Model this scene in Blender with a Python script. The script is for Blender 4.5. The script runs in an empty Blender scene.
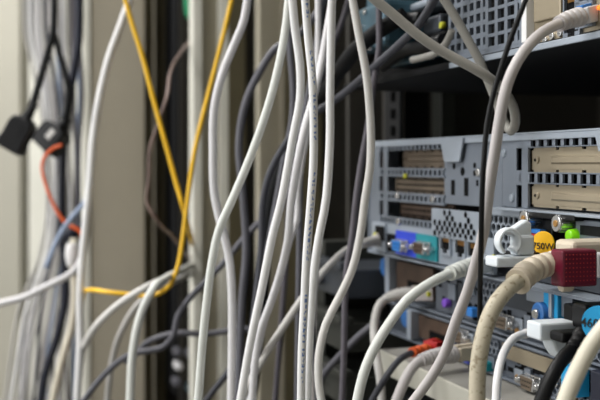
import bpy, bmesh, math, random
from mathutils import Vector, Matrix
random.seed(7)
C = bpy.context.scene.collection
sc = bpy.context.scene
H0 = 1.2                                   # height of the eye above the floor
EX = Vector((0.3074, -0.9516, 0)); EO = Vector((-0.9516, -0.3074, 0)); EZ = Vector((0, 0, 1)); OR = Vector((0, 1.0, H0))

def W(s, o, h):                            # rack frame: s along the server backs, o outwards, h above eye height
    return OR + EX * s + EO * o + EZ * h
def q(x, y, o=0.0):                        # a spot on the server backs, read off the photograph
    k = (x - 300) / 1000.0
    z = (0.3074 - o) / (0.9516 * k + 0.3074)
    return (k * z * 0.3074 - (z - 1) * 0.9516, -(y - 165) / 1000.0 * z)
def at(x, y, z):
    return Vector(((x - 300) / 1000.0 * z, z, H0 - (y - 165) / 1000.0 * z))

# ------------------------------------------------------------------ materials
def srgb(c):
    return tuple((v / 12.92 if v <= 0.04045 else ((v + 0.055) / 1.055) ** 2.4) for v in [x / 255.0 for x in c]) + (1,)
def mat(name, col, rough=0.5, metal=0.0, spec=0.5, var=0.06, scale=40, bump=0.0, emit=None, sss=0, trans=0, stretch=None, dirt=None):
    m = bpy.data.materials.new(name); m.use_nodes = True
    nt = m.node_tree; b = nt.nodes['Principled BSDF']
    b.inputs['Roughness'].default_value = rough; b.inputs['Metallic'].default_value = metal
    b.inputs['Specular IOR Level'].default_value = spec
    if trans: b.inputs['Transmission Weight'].default_value = trans
    if sss:
        b.inputs['Subsurface Weight'].default_value = sss; b.inputs['Subsurface Radius'].default_value = (.004, .004, .004)
        b.inputs['Subsurface Scale'].default_value = 1
    tc = nt.nodes.new('ShaderNodeTexCoord'); mp = nt.nodes.new('ShaderNodeMapping')
    if stretch: mp.inputs['Scale'].default_value = stretch
    n = nt.nodes.new('ShaderNodeTexNoise'); n.inputs['Scale'].default_value = scale; n.inputs['Detail'].default_value = 4
    nt.links.new(tc.outputs['Object'], mp.inputs[0]); nt.links.new(mp.outputs[0], n.inputs['Vector'])
    r = nt.nodes.new('ShaderNodeValToRGB')
    c = srgb(col)
    lo = srgb(dirt) if dirt else tuple(max(0, v * (1 - var * 2)) for v in c[:3]) + (1,)
    hi = tuple(min(1, v * (1 + var)) for v in c[:3]) + (1,)
    r.color_ramp.elements[0].position = 0.3 if not dirt else 0.33; r.color_ramp.elements[0].color = lo
    r.color_ramp.elements[1].position = 0.7 if not dirt else 0.45; r.color_ramp.elements[1].color = hi
    nt.links.new(n.outputs['Fac'], r.inputs[0]); nt.links.new(r.outputs[0], b.inputs['Base Color'])
    if bump:
        bp = nt.nodes.new('ShaderNodeBump'); bp.inputs['Strength'].default_value = bump; bp.inputs['Distance'].default_value = 0.0005
        nt.links.new(n.outputs['Fac'], bp.inputs['Height']); nt.links.new(bp.outputs[0], b.inputs['Normal'])
    if emit:
        b.inputs['Emission Color'].default_value = srgb(emit[0]); b.inputs['Emission Strength'].default_value = emit[1]
    return m
M = {}
def mk(k, *a, **kw): M[k] = mat(k, *a, **kw)
mk('white', (226, 226, 226), .42, spec=.4, var=.03)
mk('white_warm', (214, 212, 208), .45, spec=.4, var=.03)
mk('white_cool', (216, 219, 214), .45, spec=.4, var=.03)
mk('white_lav', (212, 211, 213), .45, spec=.4, var=.03)
mk('white_pink', (190, 185, 184), .45, spec=.4, var=.03)
mk('lightgrey', (186, 184, 180), .5, spec=.35, var=.04)
mk('warmgrey', (148, 146, 140), .5, spec=.3, var=.04)
mk('cream', (214, 208, 190), .45, spec=.4, var=.04)
mk('beige_dirty', (180, 172, 152), .5, spec=.35, var=.05, scale=420, dirt=(138, 126, 104), bump=.1)
mk('beige', (204, 192, 172), .45, spec=.4, var=.03)
mk('bluegrey', (92, 92, 99), .5, spec=.35, var=.05)
mk('slate', (66, 67, 74), .5, spec=.35, var=.05)
mk('purplegrey', (95, 91, 98), .5, spec=.35, var=.05)
mk('paleblue', (150, 165, 190), .5, spec=.35, var=.05)
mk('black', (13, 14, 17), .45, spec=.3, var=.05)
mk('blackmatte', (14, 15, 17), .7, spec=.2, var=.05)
mk('blackblue', (26, 29, 44), .45, spec=.4, var=.05)
mk('yellow', (240, 190, 36), .45, var=.03)
mk('orange', (226, 96, 40), .5, var=.03)
mk('redbrown', (128, 108, 100), .5, var=.2, scale=60)
mk('clip', (220, 227, 232), .35, var=.02, sss=.3)
mk('print', (120, 145, 195), .6, var=.1)
mk('steel', (126, 134, 145), .42, metal=.45, spec=.5, var=.06, scale=30)
mk('steel_lt', (158, 167, 178), .4, metal=.3, spec=.5, var=.05, scale=30)
mk('steel_dk', (66, 71, 78), .45, metal=.4, spec=.5, var=.08, scale=30)
mk('gold', (166, 154, 132), .38, metal=.5, spec=.5, var=.07, scale=25, stretch=(.3, .3, 3))
mk('copper', (92, 74, 62), .45, metal=.4, var=.15, scale=60)
mk('gold_dim', (120, 106, 90), .45, metal=.4, var=.12, scale=40)  # gold dimmed in colour for shade; also the dull serial inserts
mk('steel_mid', (98, 105, 115), .42, metal=.4, spec=.5, var=.08, scale=30)
mk('knobblue', (42, 98, 160), .45, var=.05)
mk('silver', (215, 215, 215), .22, metal=.9, var=.03)
mk('brass', (196, 150, 90), .35, metal=.7, var=.05)
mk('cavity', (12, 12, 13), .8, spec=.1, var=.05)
mk('blueport', (30, 60, 190), .5, var=.05)
mk('bluebright', (40, 120, 200), .4, var=.05)
mk('tealport', (10, 130, 140), .5, var=.05)
mk('tealdark', (70, 104, 120), .35, metal=.2, var=.25, scale=30)
mk('purple', (120, 70, 190), .45, var=.05)
mk('burgundy', (104, 20, 44), .4, spec=.4, var=.04)
mk('stickeryellow', (248, 190, 20), .55, var=.02)
mk('stickerblue', (30, 165, 225), .55, var=.02)
mk('ink', (30, 28, 26), .6, var=.02)
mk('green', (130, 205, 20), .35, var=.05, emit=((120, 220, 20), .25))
mk('greenplug', (20, 150, 100), .45, var=.05)
mk('ledorange', (255, 120, 40), .4, emit=((255, 110, 30), 1.5))
mk('yellowtag', (190, 190, 40), .5, var=.05)
mk('redtag', (190, 40, 40), .5, var=.05)
mk('post', (184, 178, 160), .5, spec=.35, var=.03, scale=8)
mk('post_taupe', (168, 161, 145), .5, spec=.35, var=.03, scale=8)  # post beige darkened for shade; also used for light through rail holes
mk('post_white', (216, 215, 204), .5, spec=.35, var=.03, scale=8)  # post beige lightened where side light falls; also the off-white cabinet's paint
mk('rackgreen', (40, 42, 37), .55, var=.12, scale=10)
mk('rackdark', (38, 35, 29), .6, var=.12, scale=8)
mk('rackolive', (96, 89, 66), .6, var=.12, scale=8)
mk('shelf', (186, 184, 172), .5, var=.04, scale=14)
mk('wall', (196, 195, 188), .8, spec=.2, var=.03, scale=3)
mk('floor', (128, 126, 122), .6, spec=.3, var=.06, scale=6)
mk('ceil', (232, 232, 228), .9, spec=.1, var=.02, scale=5)
mk('doorgrey', (172, 169, 156), .5, var=.03, scale=4)
mk('lamp', (255, 255, 255), .5, emit=((255, 250, 240), 3.0))

# ------------------------------------------------------------------ helpers
def tag(o, label=None, cat=None, group=None, kind=None):
    if label: o['label'] = label
    if cat: o['category'] = cat
    if group: o['group'] = group
    if kind: o['kind'] = kind
    return o
def empty(name, loc, label, cat, group=None):
    o = bpy.data.objects.new(name, None); C.objects.link(o); o.location = loc; o.empty_display_size = .02
    tag(o, label, cat, group); return o
class MB:
    def __init__(self): self.bm = bmesh.new()
    def face(self, vs, mi=0, smooth=False):
        try:
            f = self.bm.faces.new(vs); f.material_index = mi; f.smooth = smooth; return f
        except ValueError: return None
    def hexa(self, P, mi=0):               # eight corners
        v = [self.bm.verts.new(p) for p in P]
        for a in ((0,3,2,1), (4,5,6,7), (0,1,5,4), (1,2,6,5), (2,3,7,6), (3,0,4,7)): self.face([v[i] for i in a], mi)
        return v
    def box(self, s0, s1, o0, o1, h0, h1, mi=0):
        if s0 > s1: s0, s1 = s1, s0
        if o0 > o1: o0, o1 = o1, o0
        if h0 > h1: h0, h1 = h1, h0
        return self.hexa([W(s0,o0,h0), W(s1,o0,h0), W(s1,o1,h0), W(s0,o1,h0), W(s0,o0,h1), W(s1,o0,h1), W(s1,o1,h1), W(s0,o1,h1)], mi)
    def wbox(self, x0, x1, y0, y1, z0, z1, mi=0):
        return self.hexa([Vector(p) for p in ((x0,y0,z0),(x1,y0,z0),(x1,y1,z0),(x0,y1,z0),(x0,y0,z1),(x1,y0,z1),(x1,y1,z1),(x0,y1,z1))], mi)
    def F(self, xl, yt, xr, yb, o0, o1, mi=0):   # a block on the server backs; y read at its middle
        xm = (xl + xr) / 2
        s0 = q(xl, 0, o1)[0]; s1 = q(xr, 0, o1)[0]
        return self.box(s0, s1, o0, o1, q(xm, yb, o1)[1], q(xm, yt, o1)[1], mi)
    def cyl(self, c, ax, r0, r1, L, n=16, mi=0, caps=True, up=None):
        ax = ax.normalized(); u = (up or (EZ if abs(ax.z) < .9 else EX)).cross(ax).normalized(); v = ax.cross(u)
        A = [self.bm.verts.new(c + (u*math.cos(2*math.pi*i/n) + v*math.sin(2*math.pi*i/n))*r0) for i in range(n)]
        B = [self.bm.verts.new(c + ax*L + (u*math.cos(2*math.pi*i/n) + v*math.sin(2*math.pi*i/n))*r1) for i in range(n)]
        for i in range(n): self.face([A[i], A[(i+1)%n], B[(i+1)%n], B[i]], mi, n > 6)
        if caps: self.face(A[::-1], mi); self.face(B, mi)
    def prism(self, pts, ext, mi=0):
        n = len(pts); A = [self.bm.verts.new(p) for p in pts]; B = [self.bm.verts.new(p + ext) for p in pts]
        for i in range(n): self.face([A[i], A[(i+1)%n], B[(i+1)%n], B[i]], mi)
        self.face(A[::-1], mi); self.face(B, mi)
    def sweep(self, P, radii, n=14, mi=0, pick=None, flat=1.0):
        rings = []; t = (P[1]-P[0]).normalized()
        u = (Vector((0,-1,0)) - t * Vector((0,-1,0)).dot(t)); u = u.normalized() if u.length > .05 else t.orthogonal().normalized()
        for i, p in enumerate(P):
            a = P[max(0,i-1)]; b = P[min(len(P)-1,i+1)]
            t = (b-a).normalized(); u = (u - t*u.dot(t)).normalized(); v = t.cross(u)
            rings.append([self.bm.verts.new(p + (u*math.cos(2*math.pi*k/n) + v*math.sin(2*math.pi*k/n)*flat)*radii[i]) for k in range(n)])
        for i in range(len(P)-1):
            for k in range(n):
                m_ = mi
                if pick: m_ = pick(i, k, n)
                self.face([rings[i][k], rings[i][(k+1)%n], rings[i+1][(k+1)%n], rings[i+1][k]], m_, True)
        self.face(rings[0][::-1], mi); self.face(rings[-1], mi)
    def build(self, name, mats, parent=None, bevel=0, label=None):
        if not isinstance(mats, (list, tuple)): mats = [mats]
        bmesh.ops.recalc_face_normals(self.bm, faces=self.bm.faces)
        me = bpy.data.meshes.new(name); self.bm.to_mesh(me); self.bm.free()
        for m in mats: me.materials.append(M[m] if isinstance(m, str) else m)
        o = place(name, me, parent)
        if bevel:
            b = o.modifiers.new('bevel', 'BEVEL'); b.width = bevel; b.segments = 2; b.limit_method = 'ANGLE'
        if label: o['label'] = label
        return o
def world_loc(p):
    v = Vector((0, 0, 0))
    while p: v += p.location; p = p.parent
    return v
def place(name, me, parent):               # origin at the middle of its foot, then parented without offset
    co_ = [v.co for v in me.vertices]
    lo = Vector([min(c[i] for c in co_) for i in range(3)]); hi = Vector([max(c[i] for c in co_) for i in range(3)])
    c = Vector(((lo.x+hi.x)/2, (lo.y+hi.y)/2, lo.z)); me.transform(Matrix.Translation(-c))
    o = bpy.data.objects.new(name, me); C.objects.link(o)
    if parent: o.parent = parent; o.location = c - world_loc(parent)
    else: o.location = c
    return o
def spline(P, step=0.006):
    out = []
    n = len(P)
    for i in range(n-1):
        p0 = P[max(0,i-1)]; p1 = P[i]; p2 = P[i+1]; p3 = P[min(n-1,i+2)]
        if i == 0: p0 = p1*2 - p2
        if i == n-2: p3 = p2*2 - p1
        d01 = max(1e-4, (p1-p0).length**.5); d12 = max(1e-4, (p2-p1).length**.5); d23 = max(1e-4, (p3-p2).length**.5)
        k = max(2, int((p2-p1).length/step))
        t0, t1, t2, t3 = 0, d01, d01+d12, d01+d12+d23
        for j in range(k):
            t = t1 + (t2-t1)*j/k
            A1 = p0*((t1-t)/(t1-t0)) + p1*((t-t0)/(t1-t0)); A2 = p1*((t2-t)/(t2-t1)) + p2*((t-t1)/(t2-t1)); A3 = p2*((t3-t)/(t3-t2)) + p3*((t-t2)/(t3-t2))
            B1 = A1*((t2-t)/(t2-t0)) + A2*((t-t0)/(t2-t0)); B2 = A2*((t3-t)/(t3-t1)) + A3*((t-t1)/(t3-t1))
            out.append(B1*((t2-t)/(t2-t1)) + B2*((t-t1)/(t2-t1)))
    out.append(P[-1].copy()); return out
def path(pts, z, top, bot):
    P = []
    for i, p in enumerate(pts):
        zz = p[2] if len(p) > 2 else (z if not isinstance(z, tuple) else z[0] + (z[1]-z[0])*i/(len(pts)-1))
        P.append(at(p[0], p[1], zz))
    if top:
        d = (P[0]-P[1]).normalized(); a = P[0] + d*.09; b = a + Vector((d.x*.06, 0, .12)); P = [b + Vector((0,0,.3)), b, a] + P
    if bot:
        d = (P[-1]-P[-2]).normalized(); a = P[-1] + d*.09; b = a + Vector((d.x*.05, 0, -.12)); P = P + [a, b, Vector((b.x, b.y, .006))]
    return P
def cord_mesh(P, r, m, name, parent=None, pick=None, mats=None):
    S = spline(P, .0011 if pick else .006); b = MB(); b.sweep(S, [r]*len(S), n=28 if pick else 14, pick=pick)
    return b.build(name, mats or m, parent)
def cable(label, pts, z, r, m, name='network_cable', cat='cable', group=None, top=True, bot=True, pick=None, mats=None):
    o = cord_mesh(path(pts, z, top, bot), r, m, name, pick=pick, mats=mats)
    return tag(o, label, cat, group)
def text_mesh(body, size, loc, right, up, m, name, parent):
    cu = bpy.data.curves.new(name, 'FONT'); cu.body = body; cu.size = size; cu.align_x = 'CENTER'; cu.align_y = 'CENTER'; cu.extrude = .00015; cu.offset = size*.006
    t = bpy.data.objects.new('t', cu); C.objects.link(t)
    dg = bpy.context.evaluated_depsgraph_get(); me = bpy.data.meshes.new_from_object(t.evaluated_get(dg)); bpy.data.objects.remove(t)
    nrm = right.cross(up).normalized()
    mx = Matrix((right.normalized(), up.normalized(), nrm)).transposed().to_4x4(); mx.translation = loc
    me.transform(mx); me.materials.clear(); me.materials.append(M[m])
    return place(name, me, parent)

# ------------------------------------------------------------------ room
def struct(name, b, m):
    o = b.build(name, m); o['kind'] = 'structure'; return o
b = MB(); b.wbox(-2.3, 1.9, -1.7, 3.1, -.1, 0); struct('floor', b, 'floor')
b = MB(); b.wbox(-2.3, 1.9, -1.7, 3.1, 2.8, 2.9); struct('ceiling', b, 'ceil')
b = MB(); b.wbox(-2.3, 1.9, 3.0, 3.1, 0, 2.8); struct('wall_back', b, 'wall')
b = MB(); b.wbox(1.8, 1.9, -1.7, 3.0, 0, 2.8); struct('wall_right', b, 'wall')
b = MB(); b.wbox(-2.3, 1.9, -1.8, -1.7, 0, 2.8); struct('wall_front', b, 'wall')
b = MB()
b.wbox(-2.3, -2.2, -1.7, 3.0, 0, .9); b.wbox(-2.3, -2.2, -1.7, 3.0, 2.5, 2.8); b.wbox(-2.3, -2.2, -1.7, -1.2, .9, 2.5); b.wbox(-2.3, -2.2, 2.4, 3.0, .9, 2.5)
struct('wall_left', b, 'wall')

# ------------------------------------------------------------------ rack frames
def tall(name, label, cat, parts):
    e = empty(name, W(parts[0][1][0][0], parts[0][1][0][2], -H0), label, cat)
    for pn, boxes, m in parts:
        b = MB()
        for (s0, s1, o0, o1, *hh) in boxes:
            h0, h1 = hh if hh else (-1.19, .85)
            b.box(s0, s1, o0, o1, h0, h1)
        b.build(pn, m, e, bevel=.0012)
    return e
# channel post between the hanging cables
tall('rack_post', 'light beige channel post standing behind the hanging white cables', 'post', [
    ('web', [(-.345, -.338, -.003, .034)], 'post'),
    ('flange', [(-.345, -.318, .030, .042)], 'post_white'),  # flanges coloured lighter, as if catching the light from the left
    ('flange', [(-.345, -.322, -.006, .006)], 'post_white')])
tall('rack_post', 'narrow beige post deeper in the dark gap right of the channel post', 'post', [
    ('web', [(-.46, -.44, -.112, -.080)], 'post'), ('flange', [(-.46, -.43, -.116, -.112)], 'post_taupe')])
tall('rack_post', 'broad shaded beige cabinet post with pale front lip beside the cable bundle', 'post', [
    ('face_panel', [(-.72, -.66, .050, .136)], 'post_taupe'),  # face carries its shade in the colour
    ('flange', [(-.72, -.655, .137, .148)], 'post_white'), ('side_web', [(-.80, -.70, .030, .048)], 'rackolive')])
tall('cabinet_side_panel', 'dark brown cabinet side panel behind the beige posts', 'panel', [
    ('panel', [(-.66, -.64, -.6, -.005)], 'rackdark'), ('brace', [(-.64, -.628, -.11, -.06)], 'rackolive'), ('brace', [(-.64, -.628, -.24, -.17)], 'rackolive')])
tall('cabinet_side_panel', 'black cabinet interior panel left of the channel post', 'panel', [
    ('panel', [(-1.02, -1.0, -.35, .075)], 'rackdark'), ('brace', [(-1.0, -.985, .028, .06)], 'rackolive'), ('brace', [(-.93, -.90, -.008, .024)], 'post_taupe'), ('brace', [(-.94, -.92, -.030, -.009)], 'rackolive'), ('brace', [(-1.0, -.97, -.02, -.005)], 'blackmatte')])  # pale brace makes up in colour for light missing in the gap
# own cabinet
tall('cabinet_side_panel', 'black side panel of the server cabinet seen in the gap between servers', 'panel', [
    ('panel', [(-.03, -.022, -.80, -.06)], 'rackdark'), ('brace', [(-.022, .0, -.172, -.155)], 'rackgreen'), ('brace', [(-.022, -.004, -.42, -.36)], 'rackdark')])
tall('cabinet_front_door', 'dark closed cabinet front behind the servers', 'door', [('panel', [(-.03, .72, -.86, -.84)], 'rackdark')])
tall('cabinet_side_panel', 'black cabinet side panel beyond the right end of the servers', 'panel', [('panel', [(.69, .70, -.83, -.02)], 'rackdark')])
# perforated EIA rail: bars so that the square holes are real
def eia_rail(label, s0, s1, o0, o1, m, mid=None):
    e = empty('mounting_rail', W(s0, o1, -H0), label, 'rail'); b = MB()
    w = (s1-s0); a = s0 + w*.30; c = s0 + w*.72
    b.box(s0, a, o0, o1, -1.15, .85); b.box(c, s1, o0, o1, -1.15, .85)
    h = -.6
    while h < .5:
        b.box(a, c, o0, o1, h, h+.0065); h += .0159
    b.box(a, c, o0, o1, -1.15, -.6); b.box(a, c, o0, o1, h, .85)
    b.build('perforated_face', m, e)
    b = MB(); b.box(s0-.004, s0, o0-.04, o1, -1.15, .85); b.build('side_lip', m, e)
    if mid: b = MB(); b.box(a-.001, c+.001, o0-.004, o0-.002, -.7, .6); b.build('hole_light_strip', mid, e)  # pale strip stands in for light coming through the holes
    return e
eia_rail('deeper brownish mounting rail partly hidden behind the black rail', .016, .040, -.088, -.084, 'rackdark', 'post_taupe')
eia_rail('black mounting rail with square holes just left of the server stack', .080, .110, -.064, -.060, 'blackmatte', 'post_taupe')
e = empty('rail_bracket', W(.15, -.02, -.13), 'dark grey slide rail brackets stacked left of the lower servers', 'bracket')
for h, nm in ((-.10, 'slide_rail'), (-.145, 'slide_rail'), (-.19, 'slide_rail')):
    b = MB(); b.box(.06, .17, -.055, .015, h-.012, h+.012); b.box(.06, .17, .008, .02, h+.012, h+.018); b.cyl(W(.11, .015, h), EO, .006, .006, .006); b.build(nm, 'steel_dk' if h > -.12 else 'rackgreen', e, bevel=.001)
b = MB(); b.box(.065, .085, -.056, .004, -.225, -.07); b.build('upright', 'rackgreen', e, bevel=.001)

# ------------------------------------------------------------------ small server pieces
def screw(s, h, o, r=.0035, L=.004, m='silver', parent=None, name='screw'):
    b = MB(); b.cyl(W(s, o, h), EO, r, r*.85, L); b.box(s-r*.7, s+r*.7, o+L, o+L+.0003, h-r*.12, h+r*.12)
    return b.build(name, m, parent, bevel=.0003)
def dsub(parent, s, h, o, face, insert, w=.0165, name='serial_port'):
    """D-shaped metal shell with coloured insert and two hex posts."""
    def D(scale, oo): return [W(s + x*scale, oo, h + y*scale) for x, y in ((-w*.56, .0042), (w*.56, .0042), (w*.46, -.0042), (-w*.46, -.0042))]
    b = MB(); b.prism(D(1.12, o), EO*.002); b.prism(D(1, o), EO*.006); po = b.build(name, 'silver', parent, bevel=.0006)
    b = MB(); b.prism(D(.88, o+.0045), EO*.002)
    for r_, n_ in ((.0014, 5), (-.0014, 4)):
        for k in range(n_): b.cyl(W(s + (k-(n_-1)/2)*w*.19, o+.0064, h + r_), EO, .0005, .0005, .0006, n=6, mi=1)
    b.build('insert', [insert, 'ink'], po)
    for sg in (-1, 1):
        b = MB(); b.cyl(W(s+sg*w*.78, o, h), EO, .0027, .0027, .005, n=6); b.cyl(W(s+sg*w*.78, o+.005, h), EO, .0018, .0016, .002); b.build('hex_post', 'silver', po)
    return po
def rj45(parent, s, h, o, m='steel_lt', w=.0135, hh=.012):
    b = MB(); x = w/2+.0012; y = hh/2+.0012
    b.box(s-x, s-w/2, o, o+.002, h-y, h+y); b.box(s+w/2, s+x, o, o+.002, h-y, h+y); b.box(s-w/2, s+w/2, o, o+.002, h+hh/2, h+y); b.box(s-w/2, s+w/2, o, o+.002, h-y, h-hh/2)
    b.box(s-w/2, s-w/4, o, o+.002, h-hh/2, h-hh*.28); b.box(s+w/4, s+w/2, o, o+.002, h-hh/2, h-hh*.28)
    p = b.build('network_port', m, parent)
    b = MB(); b.box(s-w/2, s+w/2, o-.001, o+.0004, h-hh/2, h+hh/2)
    b.build('socket', 'cavity', p)
    b = MB()
    for k in range(8): b.box(s-w*.32+k*w*.09, s-w*.32+k*w*.09+.0004, o+.0004, o+.0012, h+hh*.15, h+hh*.42)
    b.build('contacts', 'brass', p); return p
def perf_strip(b, s0, s1, h0, h1, o0, o1, pitch=.0087, hole=.0056, hh=.0052, mi=0):
    """A bar with a row of real square holes."""
    hm = (h0+h1)/2
    b.box(s0, s1, o0, o1, hm+hh/2, h1, mi); b.box(s0, s1, o0, o1, h0, hm-hh/2, mi)
    s = s0
    while s < s1:
        b.box(s, min(s1, s+pitch-hole), o0, o1, hm-hh/2, hm+hh/2, mi); s += pitch
def grid(b, s0, s1, h0, h1, o0, o1, ps, ph, bar, barh=None, mi=0):
    barh = barh or bar
    s = s0
    while s < s1 + .0005: b.box(s, s+bar, o0, o1, h0, h1, mi); s += ps
    h = h0
    while h < h1 + .0005: b.box(s0, s1+bar, o0+.0001, o1-.0001, h, h+barh, mi); h += ph
def hexplate(b, s0, s1, h0, h1, o0, o1, R=.0034, fill=.72, mi=0):
    """Honeycomb vent: each cell a ring, so the holes are open."""
    dx = R*1.732; row = 0; h = h0 + R
    while h <= h1 - R*.6:
        s = s0 + R + (dx/2 if row % 2 else 0)
        while s <= s1 - R*.7:
            O = []; I = []; Ob = []; Ib = []
            for k in range(6):
                a = math.pi/6 + k*math.pi/3; c_, n_ = math.cos(a), math.sin(a)
                O.append(b.bm.verts.new(W(s+R*c_, o1, h+R*n_))); I.append(b.bm.verts.new(W(s+R*fill*c_, o1, h+R*fill*n_)))
                Ib.append(b.bm.verts.new(W(s+R*fill*c_, o0, h+R*fill*n_)))
            for k in range(6):
                j = (k+1) % 6; b.face([O[k], O[j], I[j], I[k]], mi); b.face([I[k], I[j], Ib[j], Ib[k]], mi)
            s += dx
        h += R*1.5; row += 1
def bracket(parent, s0, s1, h0, h1, o, m='gold', holes=False, name='slot_cover'):
    """Expansion slot cover: plate with long pressed rib and notched edges."""
    b = MB(); hm = (h0+h1)/2; t = (h1-h0)
    b.box(s0, s1, o-.0012, o, h0+t*.10, h1-t*.10)
    n = 7; L = (s1-s0)/n
    for k in range(n):                     # tabs leave the notches open
        b.box(s0+k*L+.0018, s0+(k+1)*L-.0012*(1+k % 2), o-.0012, o, h1-t*.12, h1); b.box(s0+k*L+.0018, s0+(k+1)*L-.0012*(1+k % 2), o-.0012, o, h0, h0+t*.12)
    if holes:
        pass
    else:
        r0, r1 = s0+(s1-s0)*.11, s1-.004
        b.prism([W(r0, o, hm-.0024), W(r0+.002, o+.0011, hm-.0014), W(r0+.002, o+.0011, hm+.0014), W(r0, o, hm+.0024)], EX*(r1-r0))
        b.cyl(W(s0+.006, o, hm), EO, .0022, .0018, .0009)
    ob = b.build(name, m, parent)
    if holes:
        b = MB(); n = int((s1-s0)/.0042)
        for k in range(n):
            for j in (-1, 0, 1):
                b.box(s0+.002+k*.0042, s0+.002+k*.0042+.0022, o, o+.0002, hm+j*.0042-.0011, hm+j*.0042+.0011)
        b.build('vent_holes', 'cavity', ob)
    else:
        b = MB(); b.cyl(W(s0+.0048, o+.0009, hm), EO, .0010, .0010, .0002, n=10); b.build('screw_hole', 'cavity', ob)
    return ob

# ------------------------------------------------------------------ middle 2U server
S0, S1 = .184, .626; T = .018; B_ = -.0704
srv = empty('rack_server', W(.40, 0, B_), 'tall rack server with gold slot covers, blue and teal ports and yellow sticker', 'server')
b = MB(); b.box(S0, S1, -.62, -.032, B_, T); b.build('chassis', 'steel_dk', srv)
b = MB(); b.box(S0-.001, S1, -.62, .0, T, T+.0013); b.box(S0, S1, -.002, .0, T-.0035, T); b.build('lid', 'steel_lt', srv, bevel=.0004)
b = MB(); b.box(S0-.001, S0, -.05, 0, B_, T); b.box(S0, S1, -.032, 0.001, B_-.001, B_); b.build('rear_rim', 'steel_lt', srv)
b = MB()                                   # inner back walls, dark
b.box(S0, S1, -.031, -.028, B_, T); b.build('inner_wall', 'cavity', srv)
# lid tab
s, h = q(442, 0)[0], 0; s2 = q(465, 0)[0]
b = MB(); b.prism([W(s, 0, T), W(s+.006, 0, T-.016), W(s2-.006, 0, T-.016), W(s2, 0, T)], EO*.0015); b.build('lid_tab', 'steel_lt', srv, bevel=.0004)
b = MB(); sN = q(596, 0)[0]; b.prism([W(sN, 0, T), W(sN+.004, 0, T-.011), W(sN+.03, 0, T-.011), W(sN+.034, 0, T)], EO*.0015); b.build('lid_tab', 'steel_lt', srv, bevel=.0004)
# right riser cage
rc0 = q(526, 0)[0]; rc1 = S1-.006
b = MB()
hA1, hA0 = q(560, 135)[1], q(560, 147)[1]; hB1, hB0 = q(560, 172.5)[1], q(560, 185)[1]; hC = q(560, 211)[1]
perf_strip(b, rc0, rc1, hA0, hA1, -.003, -.001); perf_strip(b, rc0-.010, rc1, hB0, hB1, -.003, -.001)
b.box(q(520, 0)[0], rc0, -.003, -.001, hC, hA1)
b.box(q(500, 0)[0], q(514, 0)[0], -.003, -.0015, hC, hA1)
b.box(q(513.5, 0)[0], q(521, 0)[0], -.003, -.001, hB0-.001, hB1+.001); b.box(q(513.5, 0)[0], q(521, 0)[0], -.003, -.001, hA0, hA1)
b.box(rc1, S1, -.003, -.001, B_, hA1)
b.build('riser_cage', 'steel', srv, bevel=.0003)
bracket(srv, rc0+.001, rc1, hB1, hA0, -.0035); bracket(srv, rc0+.001, rc1, hC+.001, hB0, -.0035)
b = MB(); b.box(q(500, 0)[0], S1, -.028, .0035, hC-.0022, hC-.0004); b.build('cage_floor', 'steel_lt', srv, bevel=.0004)
for x, y in ((502, 153), (510, 198)): s, h = q(x, y); screw(s, h, -.0015, .0026, .001, 'steel_lt', srv)
# middle web plate with punched openings
ws0, ws1 = q(443, 0)[0], q(499, 0)[0]
b = MB(); b.box(ws0, ws1, -.004, -.002, q(470, 206)[1], T-.003); b.box(ws0-.002, ws0, -.02, -.002, q(470, 206)[1], T-.006); b.build('web_plate', 'steel', srv, bevel=.0003)
b = MB()
for x, y, r in ((451.5, 166, .0022), (460, 171.5, .003), (472, 165.5, .002), (472, 173, .002)):
    s, h = q(x, y); b.cyl(W(s, -.0021, h), EO, r, r, .0003, n=12)
for x0, x1, y0, y1 in ((451, 454.5, 180, 195), (464, 468, 178, 196), (476, 478, 180, 186)): b.F(x0, y0, x1, y1, -.003, -.0017)
b.build('punched_openings', 'cavity', srv)
s, h = q(476.5, 172.5); screw(s, h, -.002, .003, .0015, 'silver', srv)
# left riser cage, metal colours darkened for the shade of nearby cables
lc0, lc1 = q(378, 0)[0], q(443, 0)[0]
b = MB()
l = [(q(410, a)[1], q(410, c)[1]) for a, c in ((144, 150), (168, 177), (193, 203), (219, 227))]
for h1, h0 in l: perf_strip(b, lc0, lc1, h0, h1, -.003, -.001, pitch=.0075, hole=.0045, hh=.0035)
b.box(S0, lc0, -.003, -.001, B_, T); b.box(q(382, 0)[0], q(386, 0)[0], -.003, -.001, l[3][0], T)
b.build('riser_cage', 'steel', srv, bevel=.0003)
bracket(srv, q(389, 0)[0], lc1-.002, l[1][0], l[0][1], -.012, 'gold_dim'); bracket(srv, q(389, 0)[0], lc1-.002, l[2][0], l[1][1], -.0055, 'gold_dim', holes=True)
bracket(srv, q(389, 0)[0], lc1-.002, l[3][0], l[2][1], -.010, 'copper', holes=True)
b = MB(); b.F(382, 150, 386, 168, -.006, -.004); b.F(382, 178, 387, 193, -.006, -.004); b.F(383, 203, 387, 218, -.006, -.004); b.build('slot_latch', 'copper', srv)
s, h = q(405.5, 176); b = MB(); b.cyl(W(s, -.001, h), EO, .0018, .0018, .002); b.build('status_light', 'yellowtag', srv, label='yellow green indicator')
for x, y in ((397, 196), (432, 199), (398, 222)): s, h = q(x, y); screw(s, h, -.001, .003, .0015, 'silver', srv)
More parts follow.
